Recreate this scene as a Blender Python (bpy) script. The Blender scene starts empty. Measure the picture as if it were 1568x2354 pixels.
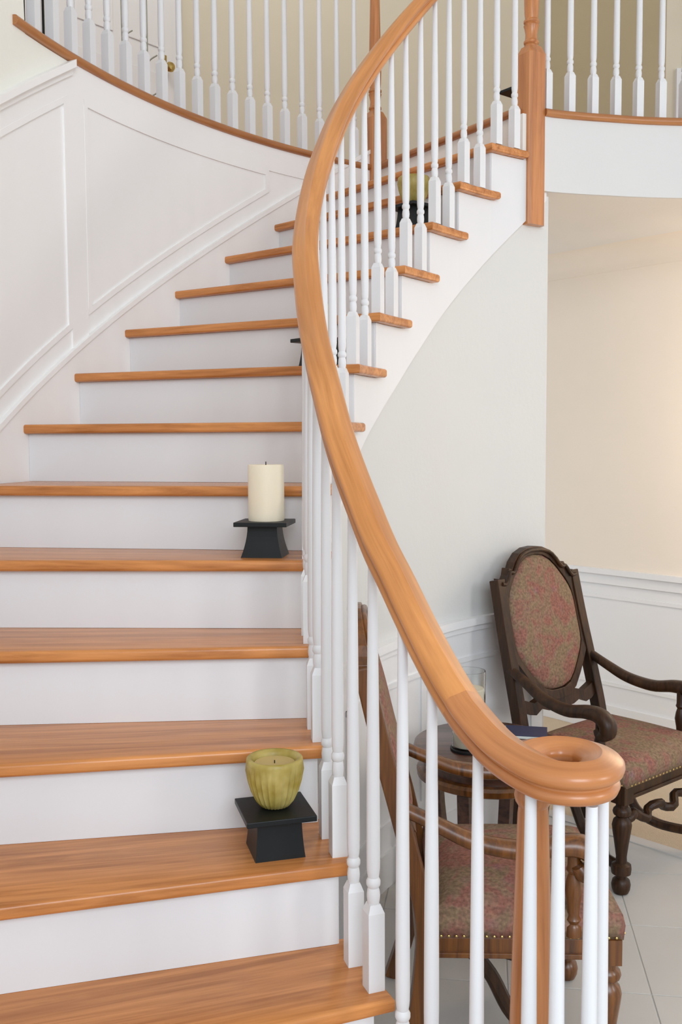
import bpy, bmesh, math, random
from mathutils import Vector, Matrix

random.seed(7)
scene = bpy.context.scene
col = scene.collection
R = math.radians

# ------------------------------------------------------------------ camera
EYE = 1.6025
FPX = 2231.126
PITCH, ROLL = 0.07168, -0.005
cam_data = bpy.data.cameras.new('camera')
cam = bpy.data.objects.new('camera', cam_data)
col.objects.link(cam)
cam_data.sensor_fit = 'HORIZONTAL'
cam_data.sensor_width = 36.0
cam_data.lens = FPX / 1568.0 * 36.0
cam_data.clip_start = 0.05
cp, sp, cr, sr = math.cos(PITCH), math.sin(PITCH), math.cos(ROLL), math.sin(ROLL)
right = Vector((cr, sr * sp, sr * cp))
up = Vector((-sr, cr * sp, cr * cp))
fwd = Vector((0, cp, -sp))
cam.matrix_world = Matrix(((right.x, up.x, -fwd.x, 0), (right.y, up.y, -fwd.y, 0),
                           (right.z, up.z, -fwd.z, EYE), (0, 0, 0, 1)))
scene.camera = cam

# ------------------------------------------------------------------ light
world = bpy.data.worlds.new('daylight')
scene.world = world
world.use_nodes = True
bg = world.node_tree.nodes['Background']
bg.inputs['Color'].default_value = (0.93, 0.96, 1.0, 1)
bg.inputs['Strength'].default_value = 0.92


def area(name, loc, target, sx, sy, power, color):
    d = bpy.data.lights.new(name, 'AREA')
    d.shape = 'RECTANGLE'
    d.size, d.size_y = sx, sy
    d.energy = power
    d.color = color
    o = bpy.data.objects.new(name, d)
    col.objects.link(o)
    o.location = loc
    o.rotation_euler = (Vector(target) - Vector(loc)).to_track_quat('-Z', 'Y').to_euler()
    return o


area('foyer_window_light', (4.4, -0.6, 2.6), (0.2, 3.5, 1.6), 1.0, 1.5, 56, (1.0, 0.985, 0.97))
area('entry_window_light', (1.0, -2.9, 3.3), (-0.6, 3.4, 1.9), 2.8, 2.4, 150, (0.82, 0.91, 1.0))
area('dining_room_lamp_light', (2.12, 3.72, 1.75), (2.12 + .753, 3.72 + .70, 1.72), 0.45, 0.45, 23, (1.0, 0.82, 0.64))
area('upper_hall_area_light', (-0.9, 4.1, 4.9), (0.5, 6.0, 3.4), 0.8, 0.8, 13, (1.0, 0.95, 0.86))  # unseen area light above the gallery, aimed at the hall back wall

vs = scene.view_settings
vs.view_transform = 'Standard'
vs.look = 'None'
vs.exposure = 0.15
vs.gamma = 1.0
vs.use_curve_mapping = False

# ------------------------------------------------------------------ materials


def new_mat(name, base, rough=0.5, spec=0.5, metal=0.0):
    m = bpy.data.materials.new(name)
    m.use_nodes = True
    b = m.node_tree.nodes['Principled BSDF']
    b.inputs['Base Color'].default_value = (*base, 1)
    b.inputs['Roughness'].default_value = rough
    b.inputs['Specular IOR Level'].default_value = spec
    b.inputs['Metallic'].default_value = metal
    return m, m.node_tree, b


def paint(name, base, rough=0.5, var=0.03, bump=0.02, scale=60):
    m, nt, b = new_mat(name, base, rough, 0.3)
    tc = nt.nodes.new('ShaderNodeTexCoord')
    n = nt.nodes.new('ShaderNodeTexNoise')
    n.inputs['Scale'].default_value = 3.0
    nt.links.new(tc.outputs['Object'], n.inputs['Vector'])
    mix = nt.nodes.new('ShaderNodeMix')
    mix.data_type = 'RGBA'
    mix.inputs['A'].default_value = (*[c * (1 - var) for c in base], 1)
    mix.inputs['B'].default_value = (*[min(1, c * (1 + var)) for c in base], 1)
    nt.links.new(n.outputs['Fac'], mix.inputs['Factor'])
    nt.links.new(mix.outputs['Result'], b.inputs['Base Color'])
    n2 = nt.nodes.new('ShaderNodeTexNoise')
    n2.inputs['Scale'].default_value = scale
    nt.links.new(tc.outputs['Object'], n2.inputs['Vector'])
    bp = nt.nodes.new('ShaderNodeBump')
    bp.inputs['Strength'].default_value = bump
    bp.inputs['Distance'].default_value = 0.01
    nt.links.new(n2.outputs['Fac'], bp.inputs['Height'])
    nt.links.new(bp.outputs['Normal'], b.inputs['Normal'])
    return m


def wood(name, dark, light, axis='X', rough=0.35, fine=1.0, seedloc=0.0, coat=0.25):
    m, nt, b = new_mat(name, light, rough, 0.5)
    tc = nt.nodes.new('ShaderNodeTexCoord')
    mp = nt.nodes.new('ShaderNodeMapping')
    mp.inputs['Location'].default_value = (seedloc, seedloc * 0.7, 0.3)
    s = {'X': (1.6, 26, 26), 'Y': (26, 1.6, 26), 'Z': (26, 26, 1.6), 'UV': (1.6, 26, 26)}[axis]
    mp.inputs['Scale'].default_value = tuple(v * fine for v in s)
    nt.links.new(tc.outputs['UV' if axis == 'UV' else 'Object'], mp.inputs['Vector'])
    n = nt.nodes.new('ShaderNodeTexNoise')
    n.inputs['Scale'].default_value = 1.0
    n.inputs['Detail'].default_value = 6
    n.inputs['Roughness'].default_value = 0.62
    n.inputs['Distortion'].default_value = 0.9
    nt.links.new(mp.outputs['Vector'], n.inputs['Vector'])
    mp2 = nt.nodes.new('ShaderNodeMapping')
    mp2.inputs['Scale'].default_value = tuple(v * 4 if v > 5 * fine else v * 2.5 for v in tuple(q * fine for q in s))
    nt.links.new(tc.outputs['UV' if axis == 'UV' else 'Object'], mp2.inputs['Vector'])
    n2 = nt.nodes.new('ShaderNodeTexNoise')
    n2.inputs['Scale'].default_value = 1.0
    n2.inputs['Detail'].default_value = 3
    nt.links.new(mp2.outputs['Vector'], n2.inputs['Vector'])
    add = nt.nodes.new('ShaderNodeMath')
    add.operation = 'MULTIPLY_ADD'
    add.inputs[1].default_value = 0.35
    nt.links.new(n2.outputs['Fac'], add.inputs[0])
    nt.links.new(n.outputs['Fac'], add.inputs[2])
    rp = nt.nodes.new('ShaderNodeValToRGB')
    e = rp.color_ramp.elements
    e[0].position, e[1].position = 0.48, 0.82
    e[0].color = (*dark, 1)
    e[1].color = (*light, 1)
    nt.links.new(add.outputs[0], rp.inputs['Fac'])
    nt.links.new(rp.outputs['Color'], b.inputs['Base Color'])
    bp = nt.nodes.new('ShaderNodeBump')
    bp.inputs['Strength'].default_value = 0.08
    bp.inputs['Distance'].default_value = 0.004
    nt.links.new(add.outputs[0], bp.inputs['Height'])
    nt.links.new(bp.outputs['Normal'], b.inputs['Normal'])
    b.inputs['Coat Weight'].default_value = coat
    b.inputs['Coat Roughness'].default_value = 0.25
    return m


def fabric(name, c_base, c_red, c_olive):
    m, nt, b = new_mat(name, c_base, 0.9, 0.15)
    tc = nt.nodes.new('ShaderNodeTexCoord')
    v = nt.nodes.new('ShaderNodeTexVoronoi')
    v.inputs['Scale'].default_value = 16
    nt.links.new(tc.outputs['Object'], v.inputs['Vector'])
    n = nt.nodes.new('ShaderNodeTexNoise')
    n.inputs['Scale'].default_value = 9
    n.inputs['Detail'].default_value = 4
    n.inputs['Distortion'].default_value = 1.5
    nt.links.new(tc.outputs['Object'], n.inputs['Vector'])
    r1 = nt.nodes.new('ShaderNodeValToRGB')
    r1.color_ramp.elements[0].position = 0.42
    r1.color_ramp.elements[0].color = (*c_olive, 1)
    r1.color_ramp.elements[1].position = 0.58
    r1.color_ramp.elements[1].color = (*c_red, 1)
    x = r1.color_ramp.elements.new(0.5)
    x.color = (*c_base, 1)
    nt.links.new(n.outputs['Fac'], r1.inputs['Fac'])
    n3 = nt.nodes.new('ShaderNodeTexNoise')
    n3.inputs['Scale'].default_value = 110
    n3.inputs['Detail'].default_value = 2
    nt.links.new(tc.outputs['Object'], n3.inputs['Vector'])
    mx = nt.nodes.new('ShaderNodeMix')
    mx.data_type = 'RGBA'
    mx.blend_type = 'OVERLAY'
    mx.inputs['Factor'].default_value = 0.7
    nt.links.new(r1.outputs['Color'], mx.inputs['A'])
    nt.links.new(n3.outputs['Fac'], mx.inputs['B'])
    mx2 = nt.nodes.new('ShaderNodeMix')
    mx2.data_type = 'RGBA'
    rr = nt.nodes.new('ShaderNodeValToRGB')
    rr.color_ramp.elements[0].position = 0.0
    rr.color_ramp.elements[0].color = (0.16, 0.16, 0.16, 1)
    rr.color_ramp.elements[1].position = 0.35
    rr.color_ramp.elements[1].color = (0, 0, 0, 1)
    nt.links.new(v.outputs['Distance'], rr.inputs['Fac'])
    nt.links.new(rr.outputs['Color'], mx2.inputs['Factor'])
    nt.links.new(mx.outputs['Result'], mx2.inputs['A'])
    nt.links.new(v.outputs['Color'], mx2.inputs['B'])
    hs = nt.nodes.new('ShaderNodeMix')
    hs.data_type = 'RGBA'
    hs.inputs['Factor'].default_value = 0.8
    nt.links.new(mx2.outputs['Result'], hs.inputs['A'])
    hs.inputs['Factor'].default_value = 0.75
    nt.links.new(mx.outputs['Result'], hs.inputs['B'])
    nt.links.new(hs.outputs['Result'], b.inputs['Base Color'])
    bp = nt.nodes.new('ShaderNodeBump')
    bp.inputs['Strength'].default_value = 0.4
    bp.inputs['Distance'].default_value = 0.003
    nt.links.new(n3.outputs['Fac'], bp.inputs['Height'])
    nt.links.new(bp.outputs['Normal'], b.inputs['Normal'])
    return m


M = {}
M['white'] = paint('white_satin_paint', (0.72, 0.725, 0.74), 0.38, 0.012, 0.01)
M['trimwhite'] = paint('white_trim_paint', (0.79, 0.79, 0.795), 0.42, 0.012, 0.015)
M['panel'] = paint('white_panel_paint', (0.875, 0.865, 0.855), 0.5, 0.012, 0.02)
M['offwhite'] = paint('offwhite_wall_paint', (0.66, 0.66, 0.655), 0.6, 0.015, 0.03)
M['creamlight'] = paint('light_cream_wall_paint', (0.82, 0.81, 0.745), 0.7, 0.02, 0.05)
M['cream'] = paint('cream_wall_paint', (0.63, 0.632, 0.62), 0.7, 0.02, 0.05)
M['warm'] = paint('warm_cream_wall_paint', (0.82, 0.735, 0.635), 0.75, 0.02, 0.05)
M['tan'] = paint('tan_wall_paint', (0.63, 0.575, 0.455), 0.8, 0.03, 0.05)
M['olivetan_shade'] = paint('olive_tan_wall_shade_paint', (0.48, 0.415, 0.275), 0.8, 0.03, 0.05)  # olive tan deepened so the colour carries the shade on the right hall wall
M['ceil'] = paint('ceiling_paint', (0.78, 0.75, 0.71), 0.8, 0.02, 0.06)
M['carpet'] = paint('beige_carpet', (0.62, 0.50, 0.36), 0.95, 0.08, 0.5, 200)
M['tile'] = paint('pale_stone_tile', (0.56, 0.54, 0.51), 0.28, 0.07, 0.02, 30)
M['grout'] = paint('grey_grout', (0.45, 0.44, 0.42), 0.9, 0.05, 0.1)
OD, OL = (0.36, 0.125, 0.030), (0.63, 0.262, 0.082)
M['oak'] = wood('red_oak_tread', OD, OL, 'X', 0.26, coat=0.05)
M['oak'].node_tree.nodes['Principled BSDF'].inputs['Specular IOR Level'].default_value = 0.38
M['oak_rail'] = wood('red_oak_handrail', (0.44, 0.165, 0.040), (0.64, 0.27, 0.080), 'UV', 0.36)
M['oak_volute'] = wood('red_oak_volute', (0.36, 0.125, 0.036), (0.56, 0.225, 0.075), 'UV', 0.33, 0.8, 3.0)
M['oak_post'] = wood('red_oak_newel', (0.36, 0.125, 0.035), (0.56, 0.23, 0.078), 'Z', 0.34)
M['oak_edge'] = wood('red_oak_edge', (0.28, 0.095, 0.026), (0.46, 0.19, 0.06), 'UV', 0.4)
M['walnut'] = wood('dark_walnut', (0.012, 0.0052, 0.0022), (0.054, 0.022, 0.0075), 'Z', 0.42, coat=0.04)
M['walnut'].node_tree.nodes['Principled BSDF'].inputs['Specular IOR Level'].default_value = 0.28
M['honey'] = wood('honey_brown_wood', (0.055, 0.017, 0.003), (0.20, 0.070, 0.011), 'Z', 0.32)
M['tablewood'] = wood('mahogany_table_wood', (0.035, 0.015, 0.010), (0.115, 0.05, 0.032), 'X', 0.28)
M['fabric'] = fabric('tapestry_fabric', (0.235, 0.140, 0.098), (0.245, 0.112, 0.085), (0.215, 0.148, 0.092))
M['black'] = paint('black_lacquer', (0.006, 0.008, 0.009), 0.42, 0.1, 0.02)
M['iron'] = paint('black_iron', (0.01, 0.01, 0.01), 0.5, 0.1, 0.05)
M['twig'] = paint('grey_green_twig', (0.30, 0.31, 0.26), 0.8, 0.15, 0.2)
M['book'] = paint('navy_cover', (0.03, 0.04, 0.09), 0.35, 0.1, 0.01)
M['paper'] = paint('pale_paper', (0.62, 0.66, 0.62), 0.6, 0.05, 0.01)
m, nt, b = new_mat('antique_brass', (0.55, 0.40, 0.14), 0.3, 0.5, 1.0)
M['brass'] = m
m, nt, b = new_mat('ivory_wax', (0.84, 0.76, 0.60), 0.5, 0.4)
b.inputs['Subsurface Weight'].default_value = 0.35
b.inputs['Subsurface Radius'].default_value = (0.02, 0.015, 0.01)
M['wax'] = m
m, nt, b = new_mat('olive_wax', (0.36, 0.29, 0.055), 0.42, 0.45)
b.inputs['Subsurface Weight'].default_value = 0.15
b.inputs['Subsurface Radius'].default_value = (0.01, 0.01, 0.003)
tc = nt.nodes.new('ShaderNodeTexCoord')
nz = nt.nodes.new('ShaderNodeTexNoise')
nz.inputs['Scale'].default_value = 25
nt.links.new(tc.outputs['Object'], nz.inputs['Vector'])
rp = nt.nodes.new('ShaderNodeValToRGB')
rp.color_ramp.elements[0].color = (0.30, 0.22, 0.030, 1)
rp.color_ramp.elements[1].color = (0.48, 0.39, 0.13, 1)
rp.color_ramp.elements[0].position = 0.3
rp.color_ramp.elements[1].position = 0.7
nt.links.new(nz.outputs['Fac'], rp.inputs['Fac'])
nt.links.new(rp.outputs['Color'], b.inputs['Base Color'])
M['olive'] = m
m, nt, b = new_mat('tan_wax', (0.50, 0.37, 0.15), 0.5, 0.4)
M['tanwax'] = m
m, nt, b = new_mat('clear_glass', (0.96, 0.98, 0.97), 0.03, 0.5)
b.inputs['Transmission Weight'].default_value = 1.0
b.inputs['IOR'].default_value = 1.45
M['glass'] = m

# ------------------------------------------------------------------ mesh helpers


class MB:
    def __init__(self):
        self.v, self.f, self.uv = [], [], {}

    def add(self, verts, faces):
        o = len(self.v)
        self.v += [tuple(p) for p in verts]
        self.f += [tuple(i + o for i in f) for f in faces]
        return o

    def box(self, c, s, mat=None):
        x, y, z = (k / 2 for k in s)
        vs_ = [Vector((a, b_, d)) for a in (-x, x) for b_ in (-y, y) for d in (-z, z)]
        if mat is not None:
            vs_ = [mat @ q for q in vs_]
        vs_ = [q + Vector(c) for q in vs_]
        self.add(vs_, [(0, 1, 3, 2), (4, 6, 7, 5), (0, 4, 5, 1), (2, 3, 7, 6), (0, 2, 6, 4), (1, 5, 7, 3)])
        return self

    def frustum(self, c, s0, s1, h, n=4):
        # square frustum, centre of base c, half sizes
        vs_ = []
        for (s, z) in ((s0, 0), (s1, h)):
            for (a, b_) in ((-1, -1), (1, -1), (1, 1), (-1, 1)):
                vs_.append((c[0] + a * s, c[1] + b_ * s, c[2] + z))
        self.add(vs_, [(3, 2, 1, 0), (4, 5, 6, 7)] + [(i, (i + 1) % 4, 4 + (i + 1) % 4, 4 + i) for i in range(4)])
        return self

    def prism(self, poly, z0, z1):
        n = len(poly)
        vs_ = [(p[0], p[1], z0) for p in poly] + [(p[0], p[1], z1) for p in poly]
        fs = [tuple(reversed(range(n))), tuple(range(n, 2 * n))]
        fs += [(i, (i + 1) % n, n + (i + 1) % n, n + i) for i in range(n)]
        self.add(vs_, fs)
        return self

    def lathe(self, prof, c=(0, 0, 0), seg=16, cap=True, flute=None):
        o = len(self.v)
        vs_, fs = [], []
        for (r, z) in prof:
            for k in range(seg):
                a = 2 * math.pi * k / seg
                rr = r * (flute(a, z) if flute else 1)
                vs_.append((c[0] + rr * math.cos(a), c[1] + rr * math.sin(a), c[2] + z))
        for i in range(len(prof) - 1):
            for k in range(seg):
                k2 = (k + 1) % seg
                fs.append((i * seg + k, i * seg + k2, (i + 1) * seg + k2, (i + 1) * seg + k))
        if cap:
            fs.append(tuple(reversed(range(seg))))
            fs.append(tuple(range((len(prof) - 1) * seg, len(prof) * seg)))
        self.add(vs_, fs)
        return self

    def sweep(self, path, prof, radii=None, upv=Vector((0, 0, 1)), cap=True, uvs=False):
        path = [Vector(q) for q in path]
        n, m_ = len(path), len(prof)
        o = len(self.v)
        vs_, fs = [], []
        L = 0
        per = [0]
        for j in range(m_):
            a, b_ = prof[j], prof[(j + 1) % m_]
            per.append(per[-1] + math.hypot(a[0] - b_[0], a[1] - b_[1]))
        lens = [0]
        for i in range(n):
            t = (path[min(i + 1, n - 1)] - path[max(i - 1, 0)]).normalized()
            s = t.cross(upv)
            if s.length < 1e-4:
                s = t.cross(Vector((0, 1, 0)))
            s.normalize()
            nn = s.cross(t).normalized()
            k = radii[i] if radii else 1
            for (a, b_) in prof:
                vs_.append(path[i] + s * (a * k) + nn * (b_ * k))
            if i:
                lens.append(lens[-1] + (path[i] - path[i - 1]).length)
        for i in range(n - 1):
            for j in range(m_):
                j2 = (j + 1) % m_
                fs.append((i * m_ + j, i * m_ + j2, (i + 1) * m_ + j2, (i + 1) * m_ + j))
                if uvs:
                    self.uv[len(self.f) + len(fs) - 1] = [(lens[i], per[j]), (lens[i], per[j + 1]),
                                                         (lens[i + 1], per[j + 1]), (lens[i + 1], per[j])]
        if cap:
            fs.append(tuple(reversed(range(m_))))
            fs.append(tuple(range((n - 1) * m_, n * m_)))
        self.add(vs_, fs)
        return self

    def build(self, name, mat, parent=None, smooth=False, loc=None, rz=0.0, bevel=0.0, angle=35):
        me = bpy.data.meshes.new(name)
        me.from_pydata(self.v, [], self.f)
        if self.uv:
            ul = me.uv_layers.new(name='UVMap')
            for fi, co in self.uv.items():
                p = me.polygons[fi]
                for li, c in zip(p.loop_indices, co):
                    ul.data[li].uv = c
        me.validate()
        bm = bmesh.new()
        bm.from_mesh(me)
        bmesh.ops.recalc_face_normals(bm, faces=bm.faces)
        if bevel:
            es = [e for e in bm.edges if len(e.link_faces) == 2 and e.calc_face_angle(0) > R(40)]
            bmesh.ops.bevel(bm, geom=es, offset=bevel, segments=2, profile=0.6, affect='EDGES', clamp_overlap=True)
        bm.to_mesh(me)
        bm.free()
        me.materials.append(M[mat])
        if smooth:
            me.polygons.foreach_set('use_smooth', [True] * len(me.polygons))
            try:
                me.set_sharp_from_angle(angle=R(angle))
            except Exception:
                pass
        o = bpy.data.objects.new(name, me)
        col.objects.link(o)
        if parent:
            o.parent = parent
        if loc:
            o.location = loc
        o.rotation_euler.z = rz
        return o


def circ(r, n=10):
    return [(r * math.cos(2 * math.pi * k / n), r * math.sin(2 * math.pi * k / n)) for k in range(n)]


def thing(name, label, cat, loc=(0, 0, 0), rz=0, group=None):
    o = bpy.data.objects.new(name, None)
    col.objects.link(o)
    o.empty_display_size = 0.1
    o.location = loc
    o.rotation_euler.z = rz
    o['label'] = label
    o['category'] = cat
    if group:
        o['group'] = group
    return o


def tag(o, label, cat, group=None):
    o['label'] = label
    o['category'] = cat
    if group:
        o['group'] = group
    return o


def struct(o, label=None, cat=None):
    o['kind'] = 'structure'
    if label:
        o['label'] = label
    if cat:
        o['category'] = cat
    return o


def interp(tab, x):
    # tab sorted by key ascending
    if x <= tab[0][0]:
        return tab[0][1]
    for (a, va), (b_, vb) in zip(tab, tab[1:]):
        if x <= b_:
            t = (x - a) / (b_ - a)
            return va + (vb - va) * t
    return tab[-1][1]


def catmull(pts, sub=6):
    pts = [Vector(q) for q in pts]
    out = []
    n = len(pts)
    for i in range(n - 1):
        p0, p1, p2, p3 = pts[max(i - 1, 0)], pts[i], pts[i + 1], pts[min(i + 2, n - 1)]
        for k in range(sub):
            t = k / sub
            out.append(0.5 * ((2 * p1) + (p2 - p0) * t + (2 * p0 - 5 * p1 + 4 * p2 - p3) * t * t
                              + (3 * p1 - p0 - 3 * p2 + p3) * t ** 3))
    out.append(pts[-1])
    return out


# ------------------------------------------------------------------ stair geometry
CX, CY = 1.8182, 2.4445
RISE = 0.185
T0, DT = 201.61, 5.962
RO = 2.949          # face of the outer stair wall
RG = 2.925          # edge of the gallery nosing
TT = 0.030          # tread thickness
NT = 16
ZL = RISE * NT      # landing level 2.96


def P(r, th, z=0.0):
    return Vector((CX + r * math.cos(R(th)), CY + r * math.sin(R(th)), z))


def th_front(k):
    return T0 - (k - 3) * DT


def nose(th):
    return RISE * ((T0 - th) / DT + 3)


RI_TAB = [(100, 1.885), (124, 1.890), (129.5, 1.895), (136, 1.889), (142, 1.877), (154, 1.875), (160, 1.870),
          (172, 1.872), (183.1, 1.870), (189.3, 1.866), (195.6, 1.858), (201.9, 1.850),
          (207.6, 1.832), (213.5, 1.80), (220, 1.78)]


def ri(th):
    return interp(RI_TAB, th)


def band(mb, t0, t1, zlo, zhi, r0, r1, step=1.5):
    n = max(2, int(abs(t1 - t0) / step) + 1)
    f = lambda g, t: g(t) if callable(g) else g
    vs_, fs = [], []
    for i in range(n + 1):
        t = t0 + (t1 - t0) * i / n
        a, b_ = f(r0, t), f(r1, t)
        zl, zh = f(zlo, t), f(zhi, t)
        vs_ += [P(a, t, zl), P(b_, t, zl), P(b_, t, zh), P(a, t, zh)]
    for i in range(n):
        for j in range(4):
            j2 = (j + 1) % 4
            fs.append((i * 4 + j, i * 4 + j2, i * 4 + 4 + j2, i * 4 + 4 + j))
    fs += [(3, 2, 1, 0), (n * 4, n * 4 + 1, n * 4 + 2, n * 4 + 3)]
    o = len(mb.f)
    mb.add(vs_, fs)
    # grain runs along the arc
    k = o
    for i in range(n):
        for j in range(4):
            u0, u1 = R(abs(t1 - t0)) * 2.5 * i / n, R(abs(t1 - t0)) * 2.5 * (i + 1) / n
            mb.uv[k] = [(u0, j * .05), (u0, j * .05 + .04), (u1, j * .05 + .04), (u1, j * .05)]
            k += 1
    return mb


# ------------------------------------------------------------------ structure: floor and walls
fl = thing('floor', 'pale stone tile floor beside the curved stair', 'floor')
struct(fl)
# grout bed
struct(MB().prism([(-3.2, -3.4), (4.6, -3.4), (4.6, 2.2), (1.318 + 1.6, 3.675 - 1.62), (0.87, 4.12), (-0.6, 5.0), (-3.2, 5.0)], -0.06, -0.0018)
       .build('grout_bed', 'grout', fl))
# tiles (rotated grid), the visible area one by one
ta = R(-8.5)
ux, uy = Vector((math.cos(ta), math.sin(ta))), Vector((-math.sin(ta), math.cos(ta)))
org = Vector((0.955, 3.115))
TS = 0.412
tm = MB().prism([(-TS / 2 + .002, -TS / 2 + .002), (TS / 2 - .002, -TS / 2 + .002), (TS / 2 - .002, TS / 2 - .002),
                 (-TS / 2 + .002, TS / 2 - .002)], -0.01, 0.0)
tile0 = None


def thr_side(q):
    # >0 on the carpet side of the threshold
    a, d = Vector((0.867, 4.112)), Vector((0.70, -0.714))
    w = q - a
    return d.x * w.y - d.y * w.x


def clip_thr(poly):
    out = []
    for p, q in zip(poly, poly[1:] + poly[:1]):
        a, b_ = thr_side(p) + .025, thr_side(q) + .025
        if a <= 0:
            out.append(p)
        if a * b_ < 0:
            out.append(p + (q - p) * (a / (a - b_)))
    return out


for i in range(-6, 8):
    for j in range(-8, 6):
        c = org + ux * ((i + .5) * TS) + uy * ((j + .5) * TS)
        if c.x < -1.6 or c.y < 0.2:
            continue
        hs_ = TS / 2 - .002
        corners = [c + ux * (a * hs_) + uy * (b_ * hs_) for a, b_ in ((-1, -1), (1, -1), (1, 1), (-1, 1))]
        sd_ = [thr_side(q) + .025 for q in corners]
        if min(sd_) >= -.01 or (c - Vector((CX, CY))).length > 2.6 and c.y > 2.6:
            continue
        if max(sd_) > 0:
            MB().prism([q[:] for q in clip_thr(corners)], -0.01, 0.0).build('floor_tile', 'tile', fl)
            continue
        if tile0 is None:
            tile0 = tm.build('floor_tile', 'tile', fl, bevel=0.0015)
            o = tile0
        else:
            o = tile0.copy()
            col.objects.link(o)
        o.location = (c.x, c.y, 0)
        o.rotation_euler.z = ta

# carpet of the room beyond
carp = MB().prism([(0.867, 4.112), (1.318 + 1.6, 3.675 - 1.62), (4.2, 2.4), (4.2, 6.2), (0.5, 6.2)], -0.05, -0.001).build('floor_carpet', 'carpet')
struct(carp, 'beige carpet of the room behind the armchairs', 'carpet')
thr = MB()
d_ = Vector((0.70, -0.714, 0)).normalized()
n_ = Vector((-d_.y, d_.x, 0))
a_ = Vector((0.88, 4.10, 0))
thr.prism([(a_ - n_ * .03)[:2], (a_ + d_ * 2.7 - n_ * .03)[:2], (a_ + d_ * 2.7 + n_ * .03)[:2], (a_ + n_ * .03)[:2]], -0.03, 0.004)
struct(thr.build('trim_1', 'tile'), 'pale threshold strip between the tiles and the carpet', 'threshold')

# outer curved wall of the stair
ow = MB()
band(ow, 123.4, 165.5, 0.0, ZL - .03, RO, RO + .12)
band(ow, 165.5, 209, 0.0, 5.6, RO, RO + .12)
struct(ow.build('wall_outer', 'panel', smooth=True), 'white curved wall on the outer side of the stair', 'wall')
pw = P(RO, 209).xy
dw_ = (P(5.0, 209).xy - pw).normalized()
nw_ = Vector((-dw_.y, dw_.x))
struct(MB().prism([(pw + dw_ * .121)[:], (pw + dw_ * 2.4)[:], (pw + dw_ * 2.4 - nw_ * .12)[:], (pw + dw_ * .121 - nw_ * .12)[:]], 0, 5.6)
       .build('wall_foyer_left', 'cream'), 'cream foyer wall turning away at the foot of the stair', 'wall')
# cream paint above the sloping chair rail
wc = MB()
n = 30
vs_, fs = [], []
CRH = 1.067
for i in range(n + 1):
    t = 159.2 + (209 - 159.2) * i / n
    zl = max(0.0, nose(t) + CRH - .03)
    zh = 5.6 if t > 165.45 else ZL - .032
    for (r_, z_) in ((RO - .003, zl), (RO + .01, zl), (RO + .01, max(zh, zl + .001)), (RO - .003, max(zh, zl + .001))):
        vs_.append(P(r_, t, z_))
for i in range(n):
    for j in range(4):
        j2 = (j + 1) % 4
        fs.append((i * 4 + j, i * 4 + j2, i * 4 + 4 + j2, i * 4 + 4 + j))
wc.add(vs_, fs)
struct(wc.build('wall_outer_upper', 'creamlight', smooth=True), 'cream painted wall above the sloping chair rail', 'wall')

# wainscot mouldings on the outer wall
sk = MB()
band(sk, 124.5, 209, lambda t: nose(t) - .30, lambda t: nose(t) + .065, RO - .012, RO)
band(sk, 124.5, 209, lambda t: nose(t) + .065, lambda t: nose(t) + .085, RO - .019, RO)
struct(sk.build('baseboard_stair', 'panel', smooth=True), 'white skirting board climbing along the outer stair wall', 'skirting')
rl = MB()
band(rl, 159.3, 209, lambda t: nose(t) + CRH - .026, lambda t: nose(t) + CRH, RO - .032, RO)
band(rl, 159.3, 209, lambda t: nose(t) + CRH - .05, lambda t: nose(t) + CRH - .026, RO - .016, RO)
band(rl, 159.3, 209, lambda t: nose(t) + .955, lambda t: nose(t) + CRH - .05, RO - .006, RO)
struct(rl.build('trim_2', 'panel', smooth=True), 'white sloping chair rail on the curved wall', 'chair rail')


def panel_frame(name, t0, t1, zlo, zhi, label, tri=False):
    # raised bead around a recessed panel
    g = MB()
    w = 0.022
    band(g, t0, t1, zlo, lambda t: zlo(t) + w, RO - .007, RO)
    band(g, t0, t1, lambda t: zhi(t) - w, zhi, RO - .007, RO)
    dw = math.degrees(w / RO)
    band(g, t1 - dw, t1, zlo, zhi, RO - .007, RO, 0.2)
    if not tri:
        band(g, t0, t0 + dw, zlo, zhi, RO - .007, RO, 0.2)
    return struct(g.build(name, 'panel', smooth=True), label, 'moulding')


panel_frame('trim_3', 159.75, 186, lambda t: nose(t) + .155, lambda t: nose(t) + .955,
            'tall white panel moulding left of the vertical stile')
panel_frame('trim_4', 136.5, 157.9, lambda t: nose(t) + .155, lambda t: ZL - .135,
            'tapering white panel moulding under the gallery edge')
st = MB()
band(st, 157.9, 159.75, lambda t: nose(t) + .085, lambda t: min(ZL - .03, nose(t) + CRH), RO - .006, RO, 0.3)
band(st, 124.5, 159.3, ZL - .135, ZL - .03, RO - .006, RO)
struct(st.build('trim_5', 'panel', smooth=True), 'flat white frieze and stile below the gallery nosing', 'trim')

# inner curved wall under the stringer
RW = lambda t: ri(t) + .047
TEND = 119.6
SL_TAB = [(120, .49), (132, .455), (140, .43), (148, .415), (153, .387), (157, .359), (170, .34), (220, .33)]
slow = lambda t: nose(t) - interp(SL_TAB, t)
iw = MB()
band(iw, TEND, 206, 0.0, lambda t: max(.01, min(slow(t) + .05, 2.62)), RW, lambda t: RW(t) + .10)
struct(iw.build('wall_inner', 'cream', smooth=True), 'cream curved wall under the stair stringer', 'wall')
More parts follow.
